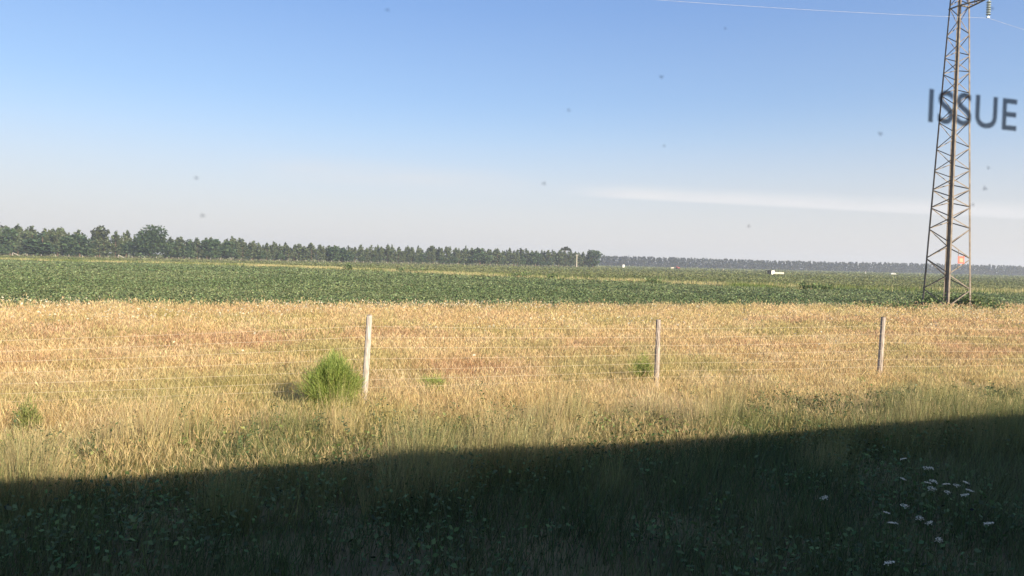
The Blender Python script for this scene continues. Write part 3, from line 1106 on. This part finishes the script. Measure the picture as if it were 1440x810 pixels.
# warning sign carried on two uprights between the diagonals of a front face
outw = (corner['front'] + corner['right']).normalized()
fc = lambda f, z: cp('front', z).lerp(cp('right', z), f) + outw * 0.07
sg = MB()
c_ = fc(0.50, 4.45)
ex = (corner['right'] - corner['front']).normalized()
rot = Matrix((ex, outw, Vector((0, 0, 1)))).transposed()
sign = MB().box(c_, (0.74, 0.03, 0.62), rot, bevel=0.012).build('warning_sign', M['sign_red'], py)
MB().box(c_ + outw * 0.022 + Vector((0, 0, -0.03)), (0.42, 0.012, 0.34), rot).build('sign_panel', M['sign_pale'], sign)
b = MB()
b.bar(c_ - outw * 0.03 - ex * 0.3 + Vector((0, 0, -0.8)), c_ - outw * 0.03 - ex * 0.3 + Vector((0, 0, 0.85)), 0.05, 0.02)
b.bar(c_ - outw * 0.03 + ex * 0.3 + Vector((0, 0, -0.45)), c_ - outw * 0.03 + ex * 0.3 + Vector((0, 0, 0.55)), 0.05, 0.02)
b.build('sign_bracket', M['steel'], py)
# conductor slung from the insulator along the railway
cb = PC + tipp - Vector((0, 0, 1.68))
pts = []
for k in range(-60, 61):
    tau = k * 3.3
    pts.append(cb + U * tau + Vector((0, 0, -0.105 * abs(tau) + 0.1 * tau * tau / 200.0)))
o = MB().tube(pts, 0.0075, seg=5).build('power_cable', M['cable'])
tag(o, 'thin pale power cable hanging from the pylon insulator high across the sky', 'cable')

# ------------------------------------------------------------------ shrubs and weeds
def twig_bush(h, w, n, seed, c0, c1, up=0.8, bw=0.02):
    """a bush of thin ascending twigs"""
    r = np.random.default_rng(seed)
    # points through a lumpy rounded body, each the foot of a short twig leaning up and outwards
    p = r.normal(0, 1, (n, 3)); p /= np.linalg.norm(p, axis=1)[:, None]
    a = np.arctan2(p[:, 1], p[:, 0])
    lob = 1 + 0.16 * np.sin(a * 3 + seed) + 0.13 * np.sin(a * 7 + p[:, 2] * 5 + seed) + 0.15 * np.sin(p[:, 2] * 6 + a * 2) + r.normal(0, 0.12, n) + 0.20 * np.sin(a * 2 + 1.3 * seed) * np.clip(p[:, 2], 0, 1)
    gap = (np.sin(p[:, 0] * 7 + seed) * np.sin(p[:, 1] * 6 + 2 * seed) * np.sin(p[:, 2] * 7 + seed)) > 0.30
    lob = np.where(gap, lob * 0.72, lob)
    p *= (r.uniform(0.12, 1, n) ** 0.5 * lob)[:, None]
    x = p[:, 0] * w * 0.42; y = p[:, 1] * w * 0.42; z = h * 0.46 + p[:, 2] * h * 0.40
    ln = r.uniform(0.05, 0.13, n) * h * (1 + 0.9 * (r.random(n) < 0.10))
    d = np.stack([p[:, 0] * 0.7, p[:, 1] * 0.7, 0.35 + 0.75 * up * np.clip(p[:, 2] + 0.6, 0, 1)], 1) + r.normal(0, 0.42, (n, 3))
    d /= np.linalg.norm(d, axis=1)[:, None]
    b = r.uniform(0, 6.283, n)
    sx, sy = np.cos(b) * bw / 2, np.sin(b) * bw / 2
    z = np.maximum(z, 0.03)
    v = np.zeros((n, 3, 3))
    v[:, 0] = np.stack([x - sx, y - sy, z], 1); v[:, 1] = np.stack([x + sx, y + sy, z], 1)
    v[:, 2] = np.stack([x, y, z], 1) + d * ln[:, None]
    k = np.clip(r.normal(0.5, 0.3, n), 0, 1)
    return v, jitter(lerp(np.tile(c0, (n, 1)), np.tile(c1, (n, 1)), k), 0.15)


def bush(name, label, cat, loc, h, w, n, seed, c0, c1, group=None, up=0.8, bw=0.02):
    t = empty(name, loc, 0, label, cat, group)
    v, c = twig_bush(h, w, n, seed, c0, c1, up, bw)
    link('foliage', raw_mesh('foliage', v, 3, c), M['grass'], t)
    b = MB()
    rd = random.Random(seed)
    for k in range(7):
        a = rd.uniform(0, 6.283); q = rd.uniform(.2, .8)
        e = Vector((math.cos(a) * q * w / 2, math.sin(a) * q * w / 2, h * rd.uniform(.45, .75)))
        b.tube([(0, 0, -0.03), e * 0.45 + Vector((0, 0, h * .05)), e], 0.018 * h + .004, 0.004, seg=5)
    b.build('stem', M['bark'], t)
    return t


def leafy(name, label, cat, loc, h, w, n, seed, c0, c1, leaf, group=None):
    t = empty(name, loc, 0, label, cat, group)
    r = np.random.default_rng(seed)
    ns = max(5, int(n / 26))
    P, T = [], []
    b = MB()
    for k in range(ns):
        a = r.uniform(0, 6.283); q = math.sqrt(r.uniform(0, 1)) * w / 2
        foot = np.array((math.cos(a) * q * .7, math.sin(a) * q * .7, 0))
        tip = np.array((math.cos(a) * q * 1.2 + r.normal(0, .1) * w, math.sin(a) * q * 1.2 + r.normal(0, .1) * w, h * r.uniform(.45, 1.05) * (1 - .3 * (2 * q / w) ** 2)))
        f = r.uniform(0.12, 1, 26)[:, None]
        P.append(foot * (1 - f) + tip * f + r.normal(0, 1, (26, 3)) * leaf * .7)
        T.append(np.full(26, r.uniform(0, 1)))
        b.tube([foot - np.array((0, 0, .03)), foot * .5 + tip * .5, tip], 0.009 * max(h, .4), 0.003, seg=4)
    P = np.concatenate(P); T = np.concatenate(T)
    P[:, 2] = np.maximum(P[:, 2], 0.02)
    vq, cq = leaves(P[:, 0], P[:, 1], P[:, 2], leaf * r.uniform(.6, 1.3, len(P)), jitter(lerp(np.tile(c0, (len(P), 1)), np.tile(c1, (len(P), 1)), T), .2), 0.4)
    link('foliage', raw_mesh('foliage', vq, 4, cq), M['leaf'], t)
    b.build('stem', M['bark'], t)
    return t


LG0, LG1 = (0.23, 0.31, 0.07), (0.44, 0.49, 0.15)
bush('broom_shrub', 'rounded bright green broom shrub growing beside the pale leaning fence post', 'shrub', at_depth(471, 15.7), 1.36, 1.26, 24000, 3, LG0, LG1, bw=0.013)
bush('broom_shrub', 'slender light green broom sprig climbing the middle fence post', 'shrub', at_depth(908, 20.3), 1.0, 0.85, 2000, 4, (0.26, 0.33, 0.08), (0.44, 0.47, 0.15), up=.9, bw=0.013)
bush('broom_shrub', 'small low green broom between the round shrub and the middle post', 'shrub', at_depth(612, 18.3), 0.62, 0.9, 1700, 5, LG0, LG1, bw=0.013)
bush('broom_shrub', 'little bright green tuft before the foot of the tall grey post', 'shrub', at_depth(1215, 20.6), 0.42, 0.85, 4000, 6, LG0, LG1, bw=0.013)
bush('broom_shrub', 'little bright green tuft in dry grass past the tall grey post', 'shrub', at_depth(1327, 21.4), 0.42, 0.7, 3000, 7, LG0, LG1, bw=0.013)
bush('broom_shrub', 'soft green broom on the far side of the round shrub near the shadow edge', 'shrub', at_depth(40, 13.0), 0.8, 0.5, 1300, 8, (0.22, 0.25, 0.08), (0.36, 0.36, 0.13), bw=0.02)
BR0, BR1 = (0.05, 0.08, 0.03), (0.10, 0.14, 0.05)
brm = [(1165, 16.6, .62, 1.5, 'dark bramble sprays at the shadow edge below the pylon, widest of the brambles'),
       (1270, 17.6, .7, 1.1, 'dark bramble sprays at the shadow edge below the tall grey post'),
       (1390, 18.4, .6, 1.8, 'dark bramble sprays at the shadow edge directly beneath the pylon foot'),
       (1080, 15.6, .5, 1.2, 'low dark bramble at the shadow edge below the middle post'),
       (905, 15.0, .45, 1.0, 'small dark bramble at the shadow edge nearer the round shrub'),
       (350, 12.0, .5, 1.3, 'dusky bramble at the shadow edge below the round green shrub')]
for i, (px, D, h, w, lab) in enumerate(brm):
    leafy('bramble', lab, 'bramble', at_depth(px, D), h, w, int(700 * w), 50 + i, BR0, BR1, 0.085)
WD0, WD1 = (0.085, 0.14, 0.045), (0.19, 0.24, 0.085)
pyl = [(1262, 58, .9, 3.0, 'dark leafy weed clump at the crop edge left of the pylon'),
       (1288, 57, .55, 2.6, 'lower leafy weed clump before the left leg of the pylon'),
       (1326, 61.5, .5, 3.0, 'low weeds wrapped round the front leg of the pylon'),
       (1349, 65.5, 1.3, 1.8, 'tall weeds between the front and right legs of the pylon'),
       (1379, 64, 1.5, 2.2, 'tallest leafy weeds just right of the pylon'),
       (1398, 60, .9, 2.6, 'low leafy weeds at the crop edge past the pylon'),
       (1314, 65.5, 1.0, 2.2, 'weeds standing between the left and front legs of the pylon'),
       (1338, 68, 1.5, 3.0, 'leafy weeds rising behind the front leg under the pylon'),
       (1364, 66, 1.7, 1.8, 'tall weeds growing against the right leg of the pylon'),
       (1303, 67, 1.4, 2.2, 'tall weeds growing behind the left leg of the pylon'),
       (1355, 58, .4, 2.6, 'low weeds before the right leg of the pylon'),
       (1222, 58.0, .6, 2.6, 'low leafy weeds at the crop edge before the pylon weeds')]
for i, (px, D, h, w, lab) in enumerate(pyl):
    leafy('weed_clump', lab, 'weeds', at_depth(px, D), h, w, 900, 150 + i, WD0, WD1, 0.26)
fw = [(491, 182, 2.2, 1.8, 'single upright weed bush standing in the field beyond the crop'),
      (573, 172, 1.5, 4.5, 'wide weed bush in the strip beyond the dark crop'),
      (590, 170, 1.4, 3.0, 'low weed bush beside the wide one in the strip'),
      (732, 146, 1.3, 3.6, 'dark low weed bush in the middle of the dry strip'),
      (778, 140, 1.2, 1.5, 'thin weed bush amid the dry part of the strip'),
      (104, 220, 1.4, 4.0, 'far low weed bush on the strip before the big trees'),
      (192, 214, 1.1, 4.0, 'far low weed bush on the strip before the oak'),
      (922, 126, 0.9, 3.0, 'low weed bush on the strip beyond the middle post'),
      (1135, 112, 1.1, 3.4, 'dark weed bush on the strip in front of the farm shed'),
      (1160, 112, .9, 2.6, 'smaller weed bush on the strip near the farm shed')]
for i, (px, D, h, w, lab) in enumerate(fw):
    leafy('weed_bush', lab, 'bush', at_depth(px, D), h, w, 420, 250 + i, WD0, WD1, 0.42)

# white umbel flowers in the shaded verge
def make_umbel(loc, h):
    t = empty('umbel_flower', loc, 0, 'white flat topped umbel flower standing in the dark shaded verge', 'flower', 'white umbel flowers of the shaded verge')
    MB().tube([(0, 0, -.02), (.015, .01, h * .5), (0, 0, h)], 0.005, 0.003, seg=5).build('stem', M['stem'], t)
    r = np.random.default_rng(77)
    n = 90
    a = r.uniform(0, 6.283, n); q = np.sqrt(r.uniform(0, 1, n)) * 0.048
    g_ = np.floor(r.uniform(0, 9, n)); gx, gy = np.cos(g_ * 2.4) * np.sqrt(g_ / 9) * .042, np.sin(g_ * 2.4) * np.sqrt(g_ / 9) * .042
    x_, y_ = gx + np.cos(a) * q * .3, gy + np.sin(a) * q * .3
    vq, cq = leaves(x_, y_, h + 0.012 - 3.0 * (x_ * x_ + y_ * y_) + 0.25 * x_ - 0.2 * y_ + r.normal(0, .004, n), r.uniform(.010, .018, n), np.tile((.88, .82, .66), (n, 1)), .8)
    b = MB()
    for k in range(9):
        b.tube([(0, 0, h - .07), (math.cos(k * 2.4) * math.sqrt(k / 9) * .042, math.sin(k * 2.4) * math.sqrt(k / 9) * .042, h)], 0.0016, seg=4)
    b.build('stalk', M['stem'], t)
    link('flower_head', raw_mesh('flower_head', vq, 4, cq), M['grass'], t)
    return t


M['stem'] = mat_plain('green stem', (0.07, 0.11, 0.03), 0.8, scale=8)
heads_px = [(930, 318), (1028, 358), (1050, 372), (1035, 412), (1050, 448), (1060, 422), (1158, 415), (1195, 425), (1212, 435), (1190, 465), (1118, 476), (1110, 430),
            (862, 537), (938, 522), (1000, 552), (886, 577), (1040, 600), (1290, 585), (1080, 655), (870, 760), (598, 470), (930, 398)]
um = None
for (a, b_) in heads_px:
    h = 0.80
    p = at(960 + a / 3, 540 + b_ / 3, h)
    p.z = 0
    sc = random.uniform(0.75, 1.2)
    if um is None:
        um = make_umbel(p, h)
    else:
        dup(um, p, random.uniform(0, 6.28), (sc, sc, random.uniform(.93, 1.06)))

# ------------------------------------------------------------------ the train the picture is taken from
WT = 0.40                                        # window pane, metres from the eye
car = empty('train_carriage', st(-1, 0, 0.95), 0, 'train carriage with printed ISSUE lettering on its clear window', 'train')
RU = Matrix((U, V, Vector((0, 0, 1)))).transposed()


def tb(b, s0, s1, t0, t1, z0, z1):
    c = st((s0 + s1) / 2, (t0 + t1) / 2, (z0 + z1) / 2) - Vector(car.location)
    b.box(c, (s1 - s0, t1 - t0, z1 - z0), RU)
    return b


S0, S1, W0, W1, ZB, ZT = -44, 44, -2.0, 2.9, 2.62, 4.06
b = MB()
tb(b, S0, S1, 0.40, 0.48, 1.35, ZB)
tb(b, S0, S1, 0.40, 0.48, ZT, 4.25)
tb(b, S0, W0, 0.40, 0.48, ZB, ZT)
tb(b, W1, S1, 0.40, 0.48, ZB, ZT)
b.build('side_wall', M['train_paint'], car)
b = MB(); tb(b, S0, S1, -2.40, -2.32, 1.35, 4.25); b.build('far_wall', M['train_paint'], car)
b = MB(); tb(b, S0, S1, -2.32, 0.40, 1.9, 2.0); b.build('floor', M['train_paint'], car)
for a, c in ((S0, S0 + 0.08), (S1 - 0.08, S1)):
    b = MB(); tb(b, a, c, -2.32, 0.40, 2.0, 4.25); b.build('end_wall', M['train_paint'], car)
bm = bmesh.new()
ring = []
for k in range(13):
    f = k / 12
    t_ = 0.49 - 2.90 * f
    z_ = 4.25 + 0.55 * math.sin(math.pi * f) ** 0.6
    ring.append((t_, z_))
rows = []
for s_ in (S0, S1):
    rows.append([bm.verts.new(st(s_, t_, z_ + .002) - Vector(car.location)) for t_, z_ in ring])
for k in range(12):
    bm.faces.new((rows[0][k], rows[1][k], rows[1][k + 1], rows[0][k + 1]))
for r_ in rows:
    bm.faces.new(r_)
bm.faces.new((rows[0][0], rows[1][0], rows[1][-1], rows[0][-1]))
bmesh.ops.recalc_face_normals(bm, faces=bm.faces[:])
me = bpy.data.meshes.new('roof'); bm.to_mesh(me); bm.free()
link('roof', me, M['train_paint'], car)
for s_ in (-40, -37.5, -13, -10.5, 10.5, 13, 37.5, 40):
    w = MB()
    for t_ in (-1.72, -0.28):
        c = st(s_, t_, 1.38) - Vector(car.location)
        w.tube([c - V * 0.065, c + V * 0.065], 0.43, seg=20)
    c = st(s_, -1.0, 1.38) - Vector(car.location)
    w.tube([c - V * 0.66, c + V * 0.66], 0.07, seg=8)
    w.build('wheelset', M['tyre'], car)
b = MB()
tb(b, W0, W1, 0.385, 0.43, ZB, ZB + 0.035); tb(b, W0, W1, 0.385, 0.43, ZT - 0.035, ZT)
tb(b, W0, W0 + 0.035, 0.385, 0.43, ZB + 0.035, ZT - 0.035); tb(b, W1 - 0.035, W1, 0.385, 0.43, ZB + 0.035, ZT - 0.035)
win = b.build('window', M['rubber_seal'], car)
b = MB(); tb(b, W0 + 0.035, W1 - 0.035, WT, WT + 0.006, ZB + 0.035, ZT - 0.035)
b.build('pane', M['pane'], win)


def on_pane(px, py, t_=WT):
    d = ray(px, py)
    return EYE + d * (t_ / d.dot(V))


cu = bpy.data.curves.new('lettering', 'FONT')
cu.body = 'ISSUE'
cu.size = 1.0
cu.extrude = 0.0
cu.offset = 0.012
cu.space_character = 1.06
tmp = bpy.data.objects.new('lettering_curve', cu)
COL.objects.link(tmp)
dg = bpy.context.evaluated_depsgraph_get()
me = bpy.data.meshes.new_from_object(tmp.evaluated_get(dg))
bpy.data.objects.remove(tmp)
co = np.array([v.co[:] for v in me.vertices])
mn, mxx = co.min(0), co.max(0)
a_ = on_pane(1305, 172, WT - 0.0015); b_ = on_pane(1429, 185, WT - 0.0015)
wid = (b_ - a_).dot(U)
hgt = (on_pane(1310, 123, WT - 0.0015) - on_pane(1310, 171, WT - 0.0015)).z
o_ = a_ - Vector(car.location)
slope = (b_ - a_).z / wid
for v in me.vertices:
    fx_ = (v.co.x - mn[0]) / (mxx[0] - mn[0]) * wid
    fz_ = (v.co.y - mn[1]) / (mxx[1] - mn[1]) * hgt
    v.co = o_ + U * fx_ + Vector((0, 0, fz_ + slope * fx_))
link('lettering', me, M['letter'], win)
# dried specks on the glass
VQ = []
for (px, py_, r_) in ((800, 155, 5), (1238, 188, 7), (934, 205, 4), (545, 14, 5), (1395, 12, 5), (1385, 265, 7), (1390, 236, 5), (1368, 288, 5), (765, 258, 6), (285, 303, 6), (930, 108, 6), (276, 250, 5), (1053, 318, 5), (1020, 40, 4)):
    p = on_pane(px, py_, WT - 0.0012) - Vector(car.location)
    rr = r_ / F * (p + Vector(car.location) - EYE).length * 0.8
    for k in range(8):
        a0, a1 = k * math.pi / 4, (k + 1) * math.pi / 4
        r0_, r1_ = rr * (0.7 + 0.3 * math.sin(k * 2.3 + px)), rr * (0.7 + 0.3 * math.sin(((k + 1) % 8) * 2.3 + px))
        VQ.append([p, p + U * r0_ * math.cos(a0) + Vector((0, 0, r0_ * .7 * math.sin(a0))), p + U * r1_ * math.cos(a1) + Vector((0, 0, r1_ * .7 * math.sin(a1)))])
link('dirt_speck', raw_mesh('dirt_speck', np.array([[list(q) for q in t_] for t_ in VQ]), 3), M['speck'], win)

# ------------------------------------------------------------------ haze
m, nodes, links, o = new_mat('haze air')
pv = nodes.new('ShaderNodeVolumePrincipled')
pv.inputs['Density'].default_value = 0.00032
pv.inputs['Color'].default_value = (0.84, 0.88, 0.97, 1)
pv.inputs['Anisotropy'].default_value = 0.2
links.new(pv.outputs[0], o.inputs['Volume'])
hz = MB().box((0, 850, 17.75), (2 * HALF + 60, 2360, 38.5)).build('haze', m)
tag(hz, kind='stuff')
hz['label'] = 'pale haze over the fields'
